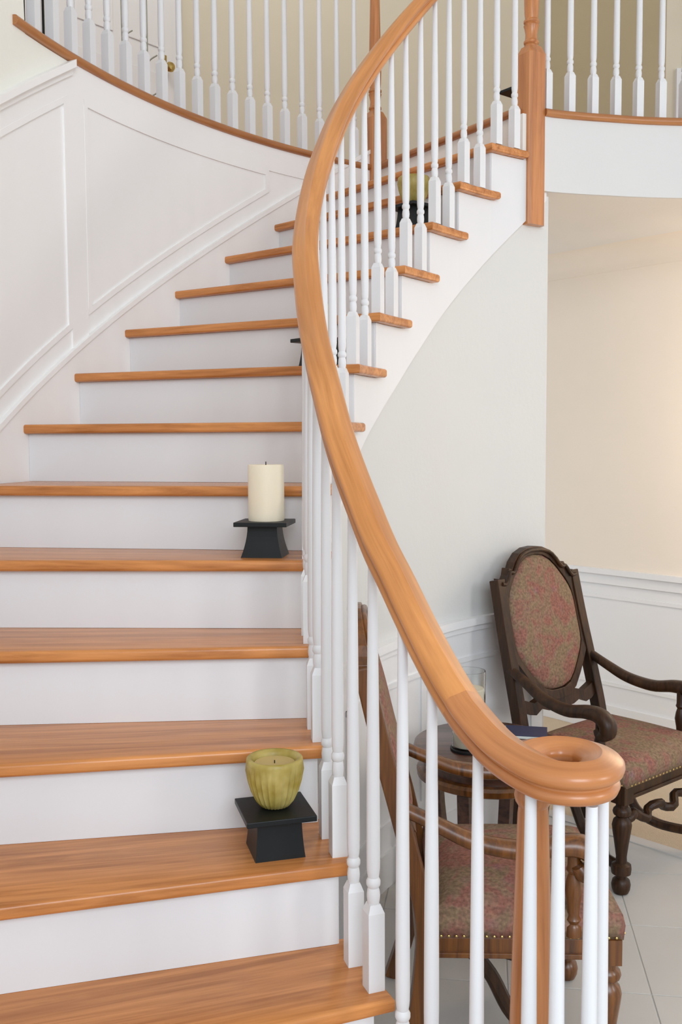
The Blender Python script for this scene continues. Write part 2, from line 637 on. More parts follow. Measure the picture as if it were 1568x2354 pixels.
# its wainscot
wn = MB()
wtop = lambda t: max(.02, min(.85, slow(t) - .02))
band(wn, TEND, 200, 0.0, wtop, lambda t: RW(t) - .006, RW)
struct(wn.build('wall_inner_wainscot', 'trimwhite', smooth=True), 'white wainscot at the foot of the curved inner wall', 'wainscot')
cr_ = MB()
band(cr_, TEND, 183, .865, .895, lambda t: RW(t) - .03, RW)
band(cr_, TEND, 183, .84, .865, lambda t: RW(t) - .016, RW)
struct(cr_.build('trim_6', 'trimwhite', smooth=True), 'white chair rail on the curved inner wall', 'chair rail')
pm = MB()
for (a, b_) in ((121, 140), (142, 161), (163, 180)):
    for (zl, zh) in ((.72, .738), (.22, .238)):
        band(pm, a, b_, zl, zh, lambda t: RW(t) - .014, lambda t: RW(t) - .006)
    for t in (a, b_ - .55):
        band(pm, t, t + .55, .22, .738, lambda t: RW(t) - .014, lambda t: RW(t) - .006, .3)
struct(pm.build('trim_7', 'trimwhite', smooth=True), 'white panel mouldings below the inner chair rail', 'moulding')
bb = MB()
band(bb, TEND, 195, 0.0, .13, lambda t: RW(t) - .016, RW)
struct(bb.build('baseboard_inner', 'trimwhite', smooth=True), 'white baseboard of the curved inner wall', 'baseboard')
# end of that wall (radial return)
we = MB()
band(we, TEND - .35, TEND, 0.0, 2.62, lambda t: RW(t), RO + .1, .2)
struct(we.build('wall_end', 'cream'), 'cream end face of the wall under the stair', 'wall')


# landing slab and upper floor
def redge(t):
    return interp([(60, 1.60), (90, 1.72), (102, 1.785), (112, 1.83), (120, 1.885), (124, 1.893)], t)


ZS = 2.635
up = MB()
band(up, 62, 123.9, ZS, ZL - .03, lambda t: redge(t) + .03, 4.9)
band(up, 123.9, 166, ZS, ZL - .03, RO + .10, 4.9)
struct(up.build('ceiling_lower', 'ceil', smooth=True), 'pale ceiling under the upper landing', 'ceiling')
uf = MB()
band(uf, 62, 123.9, ZL - .03, ZL - .002, lambda t: redge(t) + .06, 4.9)
band(uf, 123.9, 166, ZL - .03, ZL - .002, RG + .06, 4.9)
struct(uf.build('floor_upper', 'oak_edge', smooth=True), 'oak floor of the upper hall behind the railings', 'floor')
fa = MB()
band(fa, 62, 122.5, ZS - .004, ZL - .03, lambda t: redge(t) + .018, lambda t: redge(t) + .032)
struct(fa.build('trim_8', 'offwhite', smooth=True), 'white curved fascia below the landing railing', 'fascia')


def nosing(name, t0, t1, rf, label, inward=True):
    # rounded oak edge, section swept along the arc
    n = max(6, int(abs(t1 - t0) / 1.5))
    path = [P(rf(t0 + (t1 - t0) * i / n) + .045, t0 + (t1 - t0) * i / n, ZL - .015) for i in range(n + 1)]
    prof = [(-.045 + .012 * (1 - math.cos(a)) - .0, .015 * math.sin(a)) for a in [R(x) for x in (-90, -60, -30, 0, 30, 60, 90)]]
    prof = [(-.045 + .013 * (1 - math.cos(a)), .0155 * math.sin(a)) for a in [R(x) for x in (-90, -60, -30, 0, 30, 60, 90)]] + [(.03, .0155), (.03, -.0155)]
    # side vector points away from the centre for decreasing angle
    g = MB().sweep(path if t1 > t0 else path, prof if t1 > t0 else [(-a, b_) for a, b_ in prof], uvs=True)
    return struct(g.build(name, 'oak_edge', smooth=True), label, 'nosing')


nosing('trim_9', 62, 120.7, redge, 'oak nosing along the edge of the landing')
nosing('trim_10', 124.6, 165.5, lambda t: RG, 'curved oak nosing along the gallery edge above the panelled wall')

# room beyond: wall with chair rail
A = Vector((1.346, 5.42))
D = Vector((0.658, -0.753)).normalized()
N = Vector((-D.y, D.x))
if N.dot(Vector((1, 1))) < 0:
    N = -N


def wl(a, b_, z0, z1, off0, off1):
    p, q = A + D * a, A + D * b_
    return MB().prism([(p - N * off0)[:], (q - N * off0)[:], (q - N * off1)[:], (p - N * off1)[:]], z0, z1)


struct(wl(-1.5, 2.2, 0, ZS + .01, 0, -.12).build('wall_dining', 'warm'), 'warm cream wall of the room beyond the armchairs', 'wall')
struct(wl(-1.5, 2.2, 0, .85, .006, 0).build('wall_dining_wainscot', 'trimwhite'), 'white wainscot of the room beyond', 'wainscot')
g = wl(-1.5, 2.2, .875, .905, .034, 0)
for q in (wl(-1.5, 2.2, .82, .875, .018, 0), wl(-1.5, 2.2, .74, .76, .012, 0), wl(-1.5, 2.2, .26, .28, .012, 0)):
    g.add(q.v, q.f)
struct(g.build('trim_11', 'trimwhite'), 'white chair rail behind the dark armchair', 'chair rail')
struct(wl(-1.5, 2.2, 0, .15, .02, 0).build('baseboard_dining', 'trimwhite'), 'white baseboard of the room beyond', 'baseboard')
# crown moulding
cm = MB()
pr = [(0, 0), (-.004, 0)] + [(-.11 * (1 - math.cos(R(x))), .12 * math.sin(R(x)) + .005) for x in range(10, 91, 10)] + [(-.11, .126), (0, .126)]
p0, p1 = A + D * -1.5, A + D * 2.2
vv = []
for q in (p0, p1):
    for (a, z) in pr:
        w = q + N * a
        vv.append((w.x, w.y, ZS - .125 + z))
k = len(pr)
cm.add(vv, [(i, (i + 1) % k, k + (i + 1) % k, k + i) for i in range(k)] + [tuple(range(k)), tuple(reversed(range(k, 2 * k)))])
struct(cm.build('trim_12', 'warm', smooth=True, angle=25), 'pale crown moulding in the room beyond', 'crown moulding')

# foyer wall on the right, behind the window light
struct(MB().prism([(4.6, -3.4), (4.72, -3.4), (4.72, 2.2), (4.6, 2.2)], 0, 5.6).build('wall_foyer', 'cream'), 'cream wall on the right side of the foyer', 'wall')

# upper hall walls
def wall_seg(name, p, q, z0, z1, th, mat, label):
    p, q = Vector(p), Vector(q)
    d = (q - p).normalized()
    nn = Vector((-d.y, d.x))
    return struct(MB().prism([p[:], q[:], (q + nn * th)[:], (p + nn * th)[:]], z0, z1).build(name, mat), label, 'wall')


HB0, HB1, HB2 = Vector((-2.25, 4.75)), Vector((-0.98, 6.15)), Vector((1.22, 6.15))
HB3 = Vector((1.75, 5.35))
HB4 = Vector((3.4, 5.35))
wall_seg('wall_hall_left', HB0, HB1, ZL, 5.6, .1, 'trimwhite', 'white panelled wall of the upper hall')
wall_seg('wall_hall_back', HB1, HB2, ZL, 5.6, .1, 'tan', 'beige back wall of the upper hall')
wall_seg('wall_hall_right', HB2, HB3, ZL, 5.6, .1, 'olivetan_shade', 'tan wall with painted-in shade right of the landing newel')
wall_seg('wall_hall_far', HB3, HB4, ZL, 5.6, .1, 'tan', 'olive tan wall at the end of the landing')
# wall return beside the gallery end
wall_seg('wall_gallery', P(RO + .12, 166).xy, P(4.9, 166).xy, ZL, 5.6, .1, 'cream', 'cream wall closing the gallery')
# ceiling above the stair hall
struct(MB().prism([(-3.2, -3.4), (4.6, -3.4), (4.6, 6.6), (-3.2, 6.6)], 5.6, 5.7).build('ceiling', 'ceil'), 'high pale ceiling of the stair hall', 'ceiling')
# door in the upper hall
dd = (HB1 - HB0).normalized()
dn = Vector((dd.y, -dd.x))


def hall(a, w, z0, z1, o0, o1):
    p = HB0 + dd * a
    q = HB0 + dd * (a + w)
    return MB().prism([(p + dn * o0)[:], (q + dn * o0)[:], (q + dn * o1)[:], (p + dn * o1)[:]], z0, z1)


LW = (HB1 - HB0).length
door = hall(LW - .86, .78, ZL, ZL + 2.03, 0.0, .035).build('door_1', 'trimwhite')
struct(door, 'white panelled door in the upper hall', 'door')
for (a, w, z0, z1) in ((.10, .25, .2, .85), (.43, .25, .2, .85), (.10, .25, 1.0, 1.85), (.43, .25, 1.0, 1.85)):
    hall(LW - .86 + a, w, ZL + z0, ZL + z1, .035, .045).build('door_panel', 'trimwhite', door, bevel=.006)
kn = HB0 + dd * (LW - .155) + dn * .035
hp = hall(LW - .18, .05, ZL + .80, ZL + .97, .033, .042).build('handle_plate', 'brass', door)
hk = MB().lathe([(.012, 0), (.012, .03), (.026, .04), (.03, .055), (.022, .07), (.0, .075)], (0, 0, 0), 14).build('door_knob', 'brass', door, smooth=True)
hk.rotation_euler = (R(90), 0, math.atan2(dn.y, dn.x) + R(90))
hk.location = (kn.x + dn.x * .02, kn.y + dn.y * .02, ZL + .88)
cs = hall(LW - .96, .10, ZL, ZL + 2.12, 0, .028)
for q in (hall(LW - .08, .08, ZL, ZL + 2.12, 0, .028), hall(LW - .96, .96, ZL + 2.03, ZL + 2.13, 0, .028)):
    cs.add(q.v, q.f)
struct(cs.build('trim_13', 'trimwhite'), 'white casing around the upper hall door', 'door casing')
vb = MB()
for a in (0.05, .24, .43, .62):
    q = hall(a, .035, ZL, 5.4, 0, .02)
    vb.add(q.v, q.f)
struct(vb.build('trim_14', 'trimwhite'), 'white vertical battens left of the upper hall door', 'trim')
# wainscot on the far right wall of the landing
struct(MB().prism([(1.80, 5.35), (3.4, 5.35), (3.4, 5.32), (1.80, 5.32)], ZL, ZL + .62).build('wall_hall_wainscot', 'white'),
       'white wainscot at the end of the landing', 'wainscot')

# ------------------------------------------------------------------ the staircase
stair = thing('curved_staircase', 'curved oak and white staircase sweeping up to the right', 'staircase')


def nose_line(k):
    th = th_front(k)
    return th


def tread_poly(k):
    """plan polygon: nosing edge, inner return with its tail, rear edge, outer arc"""
    th = th_front(k)
    tn = th_front(k + 1)
    a = P(ri(th), th).xy
    b_ = P(RO - .012, th).xy
    d = (b_ - a).normalized()
    back = Vector((d.y, -d.x))          # direction of travel
    if back.dot((P(2, th - 3) - P(2, th + 3)).xy) < 0:
        back = -back
    # next nosing line, moved back to its riser
    na = P(ri(tn), tn).xy
    nb = P(RO - .012, tn).xy
    nd = (nb - na).normalized()
    nback = Vector((nd.y, -nd.x))
    if nback.dot(back) < 0:
        nback = -nback
    rin = .036
    poly = []
    for i in range(4):                  # outer to inner along the nosing
        t = i / 3
        poly.append(b_ + (a - b_) * t)
    tend = tn - math.degrees((.053 if k < NT - 1 else .012) / 1.88)
    for i in range(1, 6):               # inner return going back
        t = th + (tend - th) * i / 5
        poly.append(P(ri(t), t).xy)
    t = tend
    poly.append(P(ri(t) + rin, t).xy)
    q = na + nd * rin + nback * .045
    poly.append(q)
    poly.append(nb + nback * .045)
    return poly


def tread(k):
    poly = tread_poly(k)
    th = th_front(k) - 3
    # local frame: X radial through the middle of the tread
    c, s = math.cos(R(th)), math.sin(R(th))
    loc = [((p.x - CX) * c + (p.y - CY) * s, -(p.x - CX) * s + (p.y - CY) * c) for p in poly]
    n = len(loc)
    bm = bmesh.new()
    z0, z1 = RISE * k - TT, RISE * k
    lo = [bm.verts.new((x, y, z0)) for x, y in loc]
    hi = [bm.verts.new((x, y, z1)) for x, y in loc]
    bm.faces.new(list(reversed(lo)))
    bm.faces.new(hi)
    for i in range(n):
        bm.faces.new((lo[i], lo[(i + 1) % n], hi[(i + 1) % n], hi[i]))
    bmesh.ops.recalc_face_normals(bm, faces=bm.faces)
    bm.edges.ensure_lookup_table()
    sel = []
    for i in range(0, 9):
        for ring in (lo, hi):
            e = bm.edges.get((ring[i], ring[i + 1]))
            if e:
                sel.append(e)
    bmesh.ops.bevel(bm, geom=sel, offset=.0125, segments=4, profile=0.5, affect='EDGES', clamp_overlap=True)
    me = bpy.data.meshes.new('tread')
    bm.to_mesh(me)
    bm.free()
    me.materials.append(M['oak'])
    me.polygons.foreach_set('use_smooth', [True] * len(me.polygons))
    me.set_sharp_from_angle(angle=R(40))
    o = bpy.data.objects.new('tread', me)
    col.objects.link(o)
    o.parent = stair
    o.location = (CX, CY, 0)
    o.rotation_euler.z = R(th)
    return o


def riser(k):
    th = th_front(k)
    a = P(ri(th) + .034, th).xy
    b_ = P(RO - .013, th).xy
    d = (b_ - a).normalized()
    back = Vector((d.y, -d.x))
    if back.dot((P(2, th - 3) - P(2, th + 3)).xy) < 0:
        back = -back
    f0, f1 = .028, .044
    poly = [a + back * f0, b_ + back * f0, b_ + back * f1, a + back * f1]
    z1 = RISE * k - TT - (.0005)
    g = MB().prism([p[:] for p in poly], RISE * (k - 1) + .0005, z1).build('riser', 'white', stair)
    return g


for k in range(2, NT):
    tread(k)
for k in range(1, NT + 1):
    riser(k)
# starting step with a round end under the volute
VC = Vector((0.335, 1.405))
th1 = th_front(1)
a = P(RO - .012, th1).xy
poly = [a]
cc = VC + Vector((0.0, 0.0))
RB = .17
inner_front = P(ri(th1), th1).xy
dirf = (inner_front - a).normalized()
tperp = Vector((-dirf.y, dirf.x))
if tperp.dot(Vector((0, -1))) < 0:
    tperp = -tperp
start_ang = math.atan2(tperp.y, tperp.x)
for i in range(0, 13):
    an = start_ang + math.pi * 1.15 * i / 12
    poly.append(cc + Vector((math.cos(an), math.sin(an))) * RB)
tn = th_front(2)
poly.append(P(ri(tn) + .02, tn - 1.2).xy)
poly.append(P(RO - .012, tn - 1.2).xy)
MB().prism([p[:] for p in poly], RISE - TT, RISE).build('tread', 'oak_edge', stair, bevel=.010)
cent = sum((Vector(p) for p in poly), Vector((0, 0))) / len(poly)
MB().prism([(cent + (p - cent) * .93)[:] for p in poly], 0.001, RISE - TT - .001).build('starting_step_riser', 'white', stair)

# closed stringer on the inner side: saw-tooth board under the treads
sg = MB()
for k in range(2, NT):
    t0 = th_front(k) - math.degrees(.030 / 1.88)
    t1 = th_front(k + 1) - math.degrees(.030 / 1.88)
    band(sg, t0, t1, lambda t: max(0.0, slow(t)), RISE * k - TT - .001, lambda t: ri(t) + .030, lambda t: ri(t) + .05, 1.5)
t0 = th_front(NT) - math.degrees(.030 / 1.88)
band(sg, 120.0, t0, lambda t: slow(t), ZL - .031, lambda t: ri(t) + .030, lambda t: ri(t) + .05, 1.0)
o = sg.build('stringer', 'white', stair, smooth=True)
o['label'] = 'white inner stringer board'
# landing nosing along the top riser
tl = th_front(NT)
a, b_ = P(1.985, tl), P(RO - .012, tl)
pth = [Vector((*(a + (b_ - a) * i / 4).xy, ZL - .015)) for i in range(5)]
prof = [(-.0155 * 0 - .014 * math.cos(R(x)), .0155 * math.sin(R(x))) for x in (-90, -60, -30, 0, 30, 60, 90)] + [(.06, .0155), (.06, -.0155)]
g = MB().sweep(pth, prof, uvs=True).build('landing_nosing', 'oak_edge', stair, smooth=True)

# ------------------------------------------------------------------ railings
BLK = .165


def baluster(parent, pos, length, ang, top_r=.0085, name='baluster', blk=BLK, s=.0165):
    m = MB()
    # square block with chamfered shoulders
    m.frustum((0, 0, 0), s, s, blk - .012)
    m.frustum((0, 0, blk - .012), s, .0105, .016)
    L = length
    prof = [(.0105, blk + .002), (.0122, blk + .010), (.0130, blk + .020), (.0120, blk + .030), (.0105, blk + .035),
            (.0138, blk + .041), (.0138, blk + .049), (.0105, blk + .055), (.0118, blk + .062), (.0128, blk + .072),
            (.0131, blk + .10), (.0130, blk + .17), (.0122, blk + .32), (top_r + .0015, L - .15), (top_r, L)]
    m.lathe(prof, (0, 0, 0), 14)
    o = m.build(name, 'white', parent, smooth=True, angle=30)
    o.location = pos
    o.rotation_euler.z = ang
    return o


RAIL = [(142.9, 1.896, 3.176), (148.9, 1.901, 2.991), (154.5, 1.908, 2.817), (160.5, 1.912, 2.632), (165.4, 1.911, 2.480),
        (169.8, 1.912, 2.341), (174.3, 1.910, 2.202), (178.9, 1.9055, 2.079), (182.2, 1.898, 1.976), (185.7, 1.8925, 1.869),
        (189.2, 1.890, 1.780), (191.8, 1.886, 1.700), (194.5, 1.885, 1.617), (196.7, 1.882, 1.549), (198.7, 1.877, 1.484),
        (200.9, 1.874, 1.416), (202.8, 1.868, 1.359)]
EASE = [(0.122, 1.671, 1.305), (0.150, 1.618, 1.250), (0.176, 1.567, 1.205), (0.191, 1.538, 1.183)]
VOL = [(0.205, 1.510, 1.165), (0.236, 1.449, 1.138), (0.268, 1.393, 1.126), (0.298, 1.355, 1.122), (0.332, 1.342, 1.122),
       (0.365, 1.357, 1.122), (0.382, 1.400, 1.122), (0.371, 1.444, 1.122), (0.336, 1.464, 1.122), (0.300, 1.457, 1.122),
       (0.272, 1.434, 1.122)]
HRH = [(.0175, -.0300), (.0235, -.0265), (.0265, -.0190), (.0245, -.0125), (.0200, -.0095), (.0200, -.0065), (.0250, -.0040), (.0305, .0005), (.0328, .0070),
       (.0318, .0130), (.027, .0185)]
HR = [(-.0175, -.0300)] + HRH + [(0, .0285)] + [(-a, b_) for a, b_ in reversed(HRH[1:])]
upper = [P(1.893, t, nose(t) + .80) for t in (126.2, 131, 137)]
main = upper + [P(r, t, z) for (t, r, z) in RAIL] + [Vector(q) for q in EASE]
main_s = catmull(main, 6)
vol_s = catmull([main[-2], main[-1]] + [Vector(q) for q in VOL], 7)[7:]
br = thing('stair_balustrade', 'curved oak handrail on white balusters ending in a volute', 'balustrade')
MB().sweep(main_s, HR, uvs=True).build('handrail', 'oak_rail', br, smooth=True, angle=40)
vo = MB().sweep(vol_s, HR, uvs=True).build('handrail_volute', 'oak_volute', br, smooth=True, angle=40)
vo['label'] = 'spiral oak volute at the lower end of the handrail'
allrail = main_s + vol_s


def rail_at(p2):
    # height of the rail centre over a plan point (nearest sample)
    best = min(allrail, key=lambda q: (q.xy - p2).length)
    return best


def bal_on_rail(p2, z):
    c = rail_at(p2)
    ang = math.atan2(c.y - CY, c.x - CX)
    return baluster(br, (p2.x, p2.y, z), c.z - .034 - z, ang)


for k in range(3, NT):
    for fr in (.24, .74):
        th = th_front(k) - DT * fr
        rr = max(ri(th) + .020, interp(sorted([(t, r) for (t, r, z) in RAIL]), th))
        q = P(rr, th)
        bal_on_rail(q.xy, RISE * k)
# lowest ones, where the rail swings out to the volute
for (x, y, k) in ((0.106, 1.668, 2), (0.150, 1.590, 2), (0.212, 1.484, 1), (0.275, 1.383, 1), (0.309, 1.352, 1), (0.353, 1.340, 1),
                  (0.392, 1.425, 1)):
    bal_on_rail(Vector((x, y)), RISE * k)


def newel_slim(parent, pos, L):
    m = MB()
    prof = [(.040, 0), (.040, .16), (.030, .19), (.036, .21), (.033, .24), (.0375, .30), (.034, .5), (.024, L - .075),
            (.0225, L - .062), (.0275, L - .054), (.0295, L - .045), (.0275, L - .036), (.021, L - .026), (.022, L - .006), (.022, L)]
    m.lathe(prof, (0, 0, 0), 24)
    o = m.build('volute_newel', 'oak_post', parent, smooth=True, angle=30)
    o.location = pos
    o['label'] = 'slim turned oak newel under the volute'
    return o


newel_slim(br, (0.296, 1.470, RISE), 1.122 - .022 - RISE)


def newel_post(parent, pos, ang, zb, zt, ztop, top=True):
    """square oak block with chamfered corners from zb to zt, turned shaft above"""
    m = MB()
    s, c = .046, .010
    base = [(-s + c, -s), (s - c, -s), (s, -s + c), (s, s - c), (s - c, s), (-s + c, s), (-s, s - c), (-s, -s + c)]
    m.prism(base, zb, zt - .02)
    n = 8
    vs_ = [(x, y, zt - .02) for x, y in base] + [(x * .68, y * .68, zt + .012) for x, y in base]
    m.add(vs_, [(i, (i + 1) % n, n + (i + 1) % n, n + i) for i in range(n)] + [tuple(range(n, 2 * n))])
    b0 = zt + .010
    prof = [(.030, b0), (.031, b0 + .006), (.026, b0 + .012), (.031, b0 + .018), (.031, b0 + .026), (.026, b0 + .032), (.024, b0 + .055),
            (.029, b0 + .080), (.032, b0 + .088), (.027, b0 + .094), (.032, b0 + .100), (.032, b0 + .108), (.026, b0 + .114),
            (.029, b0 + .14), (.031, b0 + .20), (.022, ztop - .16), (.021, ztop - .12), (.030, ztop - .11), (.030, ztop - .09),
            (.024, ztop - .08), (.024, ztop)]
    m.lathe(prof, (0, 0, 0), 20)
    o = m.build('newel_post', 'oak_post', parent, smooth=True, angle=30)
    o.location = (pos.x, pos.y, 0)
    o.rotation_euler.z = ang
    return o


# landing railing
lr = thing('landing_balustrade', 'white balusters and oak newel along the landing edge', 'balustrade')
npos = P(1.945, 122.0)
newel_post(lr, npos, R(123.0), 2.49, 3.195, ZL + 1.02)
bpx = [P(redge(t) + .045, t) for t in [119.85 - 3.12 * i for i in range(14)]]
for q in bpx:
    ang = math.atan2(q.y - CY, q.x - CX)
    baluster(lr, (q.x, q.y, ZL), .90, ang)
pth = [P(1.90, 123.3, ZL + .92)] + [P(redge(t) + .045, t, ZL + .92) for t in [121 - 3 * i for i in range(15)]]
MB().sweep(pth, HR, uvs=True).build('handrail', 'oak_rail', lr, smooth=True, angle=40)

# gallery railing above the outer wall
gr = thing('gallery_balustrade', 'white balusters along the curved gallery edge above the panelled wall', 'balustrade')
newel_post(gr, P(RG + .028, 123.75), R(123.75), ZL - .17, 3.205, ZL + 1.02)
ng = 20
for i in range(ng):
    t = 126.05 + (164.7 - 126.05) * i / (ng - 1)
    q = P(RG + .040, t)
    baluster(gr, (q.x, q.y, ZL), .90, R(t))
pth = [P(RG + .04, t, ZL + .92) for t in [124.5 + 1.5 * i for i in range(28)]]
MB().sweep(pth, HR, uvs=True).build('handrail', 'oak_rail', gr, smooth=True, angle=40)

# ------------------------------------------------------------------ candle holders


def holder(x, y, z, rz, label, scale=1.0, h=.082, plate=.0705, bs=.052, ts=.043):
    o = thing('candle_stand', label, 'candle holder', (x, y, z), R(rz), 'black pedestal candle stands on the stair')
    m = MB()
    n = 6
    for i in range(n):
        t0_, t1_ = i / n, (i + 1) / n
        w = lambda t: bs + (ts - bs) * (1 - (1 - t) ** 1.8)
        m.frustum((0, 0, h * t0_), w(t0_), w(t1_), h * (t1_ - t0_))
    m.build('pedestal', 'black', o)
    MB().box((0, 0, h + .006), (plate * 2, plate * 2, .012)).build('plate', 'black', o, bevel=.0018)
    return o


def bowl_candle(x, y, z, label, s=1.0):
    o = thing('bowl_candle', label, 'candle', (x, y, z), 0.2, 'fluted olive bowl candles')
    fl_ = lambda a, zz: 1 + (.048 * math.cos(26 * a) if zz < .088 * s else 0)
    prof = [(.022, 0), (.030, .003), (.040, .016), (.0485, .035), (.055, .058), (.0595, .082), (.0605, .096), (.0595, .104),
            (.056, .107), (.050, .105), (.046, .098), (.045, .090)]
    prof = [(a * s, b_ * s) for a, b_ in prof]
    MB().lathe(prof, (0, 0, 0), 78, True, fl_).build('bowl', 'olive', o, smooth=True, angle=60)
    MB().lathe([(.0448 * s, .0902 * s), (.043 * s, .0945 * s), (.03 * s, .0935 * s), (.004, .0925 * s)], (0, 0, 0), 32).build('wax', 'tanwax', o, smooth=True)
    MB().lathe([(.0012, .092 * s), (.0012, .099 * s)], (0, 0, 0), 8).build('wick', 'iron', o)
    return o


def pillar_candle(x, y, z, label, r=.049, h=.152, mat='wax'):
    o = thing('pillar_candle', label, 'candle', (x, y, z), 0, 'ivory pillar candles')
    MB().lathe([(r * .985, 0), (r, .004), (r, h - .004), (r * .97, h), (r * .5, h - .003), (.006, h - .004)], (0, 0, 0), 40).build('wax', mat, o, smooth=True)
    MB().lathe([(.0016, h - .004), (.0013, h + .008)], (0, 0, 0), 8).build('wick', 'iron', o)
    return o


z4, z7, z10, z13 = RISE * 4, RISE * 7, RISE * 10, RISE * 13
holder(-0.143, 2.004, z4, 16, 'black pedestal stand under the large green bowl candle, nearest of the stands', plate=.0735, bs=.053, ts=.047)
bowl_candle(-0.143, 2.008, z4 + .0945, 'olive green fluted bowl candle nearest the camera, on a low tread')
holder(-0.207, 2.635, z7, -7, 'black pedestal stand under the ivory pillar candle beside the white balusters', plate=.072, h=.084, bs=.056, ts=.040)
pillar_candle(-0.203, 2.632, z7 + .0965, 'ivory pillar candle on the black stand halfway up the stair')
holder(-0.066, 3.240, z10, 42, 'black pedestal stand mostly hidden behind the curved handrail')
pillar_candle(-0.066, 3.240, z10 + .0945, 'ivory pillar candle hidden behind the curved handrail', .036, .11)
holder(0.283, 3.775, z13, 40, 'black pedestal stand behind the balusters near the top of the stair')
bowl_candle(0.283, 3.775, z13 + .0945, 'olive bowl candle seen between balusters near the top of the stair')
holder(0.800, 4.33, ZL, 38, 'tall black candle stand on the landing behind the oak newel', h=.15, plate=.075, bs=.05, ts=.022)
pillar_candle(0.800, 4.33, ZL + .1625, 'small ivory candle on the landing behind the oak newel', .026, .09)

# ------------------------------------------------------------------ armchairs


def armchair(label, loc, rz, wmat, group):
    t = thing('armchair', label, 'armchair', (*loc, 0), R(rz), group)
    XF, XR, YW = .22, -.23, .25
    SEAT = .484
    # rear posts: leg and back upright in one raked curve
    for s in (-1, 1):
        pth_ = catmull([(XR - .070, s * YW, 0.0), (XR - .022, s * YW, .16), (XR, s * YW, .34), (XR - .004, s * YW, .46), (XR - .052, s * (YW - .004), .66),
                        (XR - .102, s * (YW - .010), .85), (XR - .150, s * (YW - .016), 1.055)], 4)
        sq = [(-.023, -.023), (.023, -.023), (.023, .023), (-.023, .023)]
        MB().sweep(pth_, sq, upv=Vector((1, 0, 0))).build('back_post', wmat, t, bevel=.004)
    # turned front legs with ball feet
    lp = [(.012, 0), (.026, .004), (.032, .018), (.034, .034), (.030, .050), (.019, .060), (.019, .066), (.034, .074), (.036, .090), (.034, .106),
          (.020, .114), (.019, .135), (.025, .18), (.032, .225), (.035, .25), (.030, .268), (.019, .280), (.030, .288), (.033, .298), (.030, .308), (.022, .316), (.022, .335)]
    for s in (-1, 1):
        m_ = MB().lathe(lp, (0, 0, 0), 18)
        m_.box((0, 0, .362), (.056, .056, .064))
        o_ = m_.build('leg', wmat, t, smooth=True, angle=35)
        o_.location = (XF, s * YW, 0)
    # aprons
    for s in (-1, 1):
        MB().box(((XF + XR) / 2, s * YW, .368), (XF - XR, .040, .050)).box(((XF + XR) / 2, s * (YW + .004), .350), (XF - XR, .045, .014)).build('side_rail', wmat, t, bevel=.003)
    MB().box((XF, 0, .368), (.042, 2 * YW, .050)).box((XF + .004, 0, .350), (.046, 2 * YW, .014)).build('front_rail', wmat, t, bevel=.003)
    MB().box((XR, 0, .368), (.042, 2 * YW, .050)).build('rear_rail', wmat, t, bevel=.003)
    # seat cushion: rounded box, domed
    bm = bmesh.new()
    nx, ny = 12, 12
    x0, x1, y0, y1 = XR + .02, XF + .034, -YW - .022, YW + .022
    grid = {}
    for i in range(nx + 1):
        for j in range(ny + 1):
            u, v_ = i / nx, j / ny
            x = x0 + (x1 - x0) * u
            y = y0 + (y1 - y0) * v_
            eu = min(u, 1 - u) * 2
            ev = min(v_, 1 - v_) * 2
            edge = min(1, min(eu, ev) * 3.2)
            zz = SEAT - .030 + .030 * math.sin(edge * math.pi / 2) + .016 * math.sin(math.pi * u) * math.sin(math.pi * v_)
            k_ = 1 - .012 * (1 - edge)
            grid[i, j] = bm.verts.new((x * k_, y * k_, zz))
    for i in range(nx):
        for j in range(ny):
            bm.faces.new((grid[i, j], grid[i + 1, j], grid[i + 1, j + 1], grid[i, j + 1]))
    rim = [grid[i, 0] for i in range(nx + 1)] + [grid[nx, j] for j in range(1, ny + 1)] + [grid[i, ny] for i in range(nx - 1, -1, -1)] + [grid[0, j] for j in range(ny - 1, 0, -1)]
    low = [bm.verts.new((v_.co.x * 1.008, v_.co.y * 1.008, .392)) for v_ in rim]
    mid = [bm.verts.new((v_.co.x * 1.020, v_.co.y * 1.020, .430)) for v_ in rim]
    nr = len(rim)
    for i in range(nr):
        j = (i + 1) % nr
        bm.faces.new((rim[i], mid[i], mid[j], rim[j]))
        bm.faces.new((mid[i], low[i], low[j], mid[j]))
    bm.faces.new(low)
    bmesh.ops.recalc_face_normals(bm, faces=bm.faces)
    me = bpy.data.meshes.new('seat')
    bm.to_mesh(me)
    bm.free()
    me.materials.append(M['fabric'])
    me.polygons.foreach_set('use_smooth', [True] * len(me.polygons))
    seat = bpy.data.objects.new('seat', me)
    col.objects.link(seat)
    seat.parent = t
    # nail heads along the lower edge of the seat
    nh = MB()
    for s in (-1, 1):
        for i in range(24):
            x = x0 + .02 + (x1 - x0 - .04) * i / 23
            nh.lathe([(.0040, 0), (.0032, .0018), (.001, .0028)], (0, 0, 0), 6)
            base = len(nh.v) - 18
            for q in range(base, base + 18):
                a_, b2, c2 = nh.v[q]
                nh.v[q] = (x + a_, s * ((y1 + .005) + c2), .400 + b2)
    for i in range(24):
        y = y0 + .02 + (y1 - y0 - .04) * i / 23
        nh.lathe([(.0040, 0), (.0032, .0018), (.001, .0028)], (0, 0, 0), 6)
        base = len(nh.v) - 18
        for q in range(base, base + 18):
            a_, b2, c2 = nh.v[q]
            nh.v[q] = (x1 + .005 + c2, y + a_, .400 + b2)
    nho = nh.build('nail_heads', 'brass', seat)
    nho['kind'] = 'stuff'

    # back: shaped frame with an upholstered panel, built upright then raked
    def rake(y, z, off=0.0):
        xx = interp([(.46, XR - .004), (.66, XR - .052), (.85, XR - .102), (1.055, XR - .150), (1.2, XR - .182)], z)
        return (xx + off, y, z)

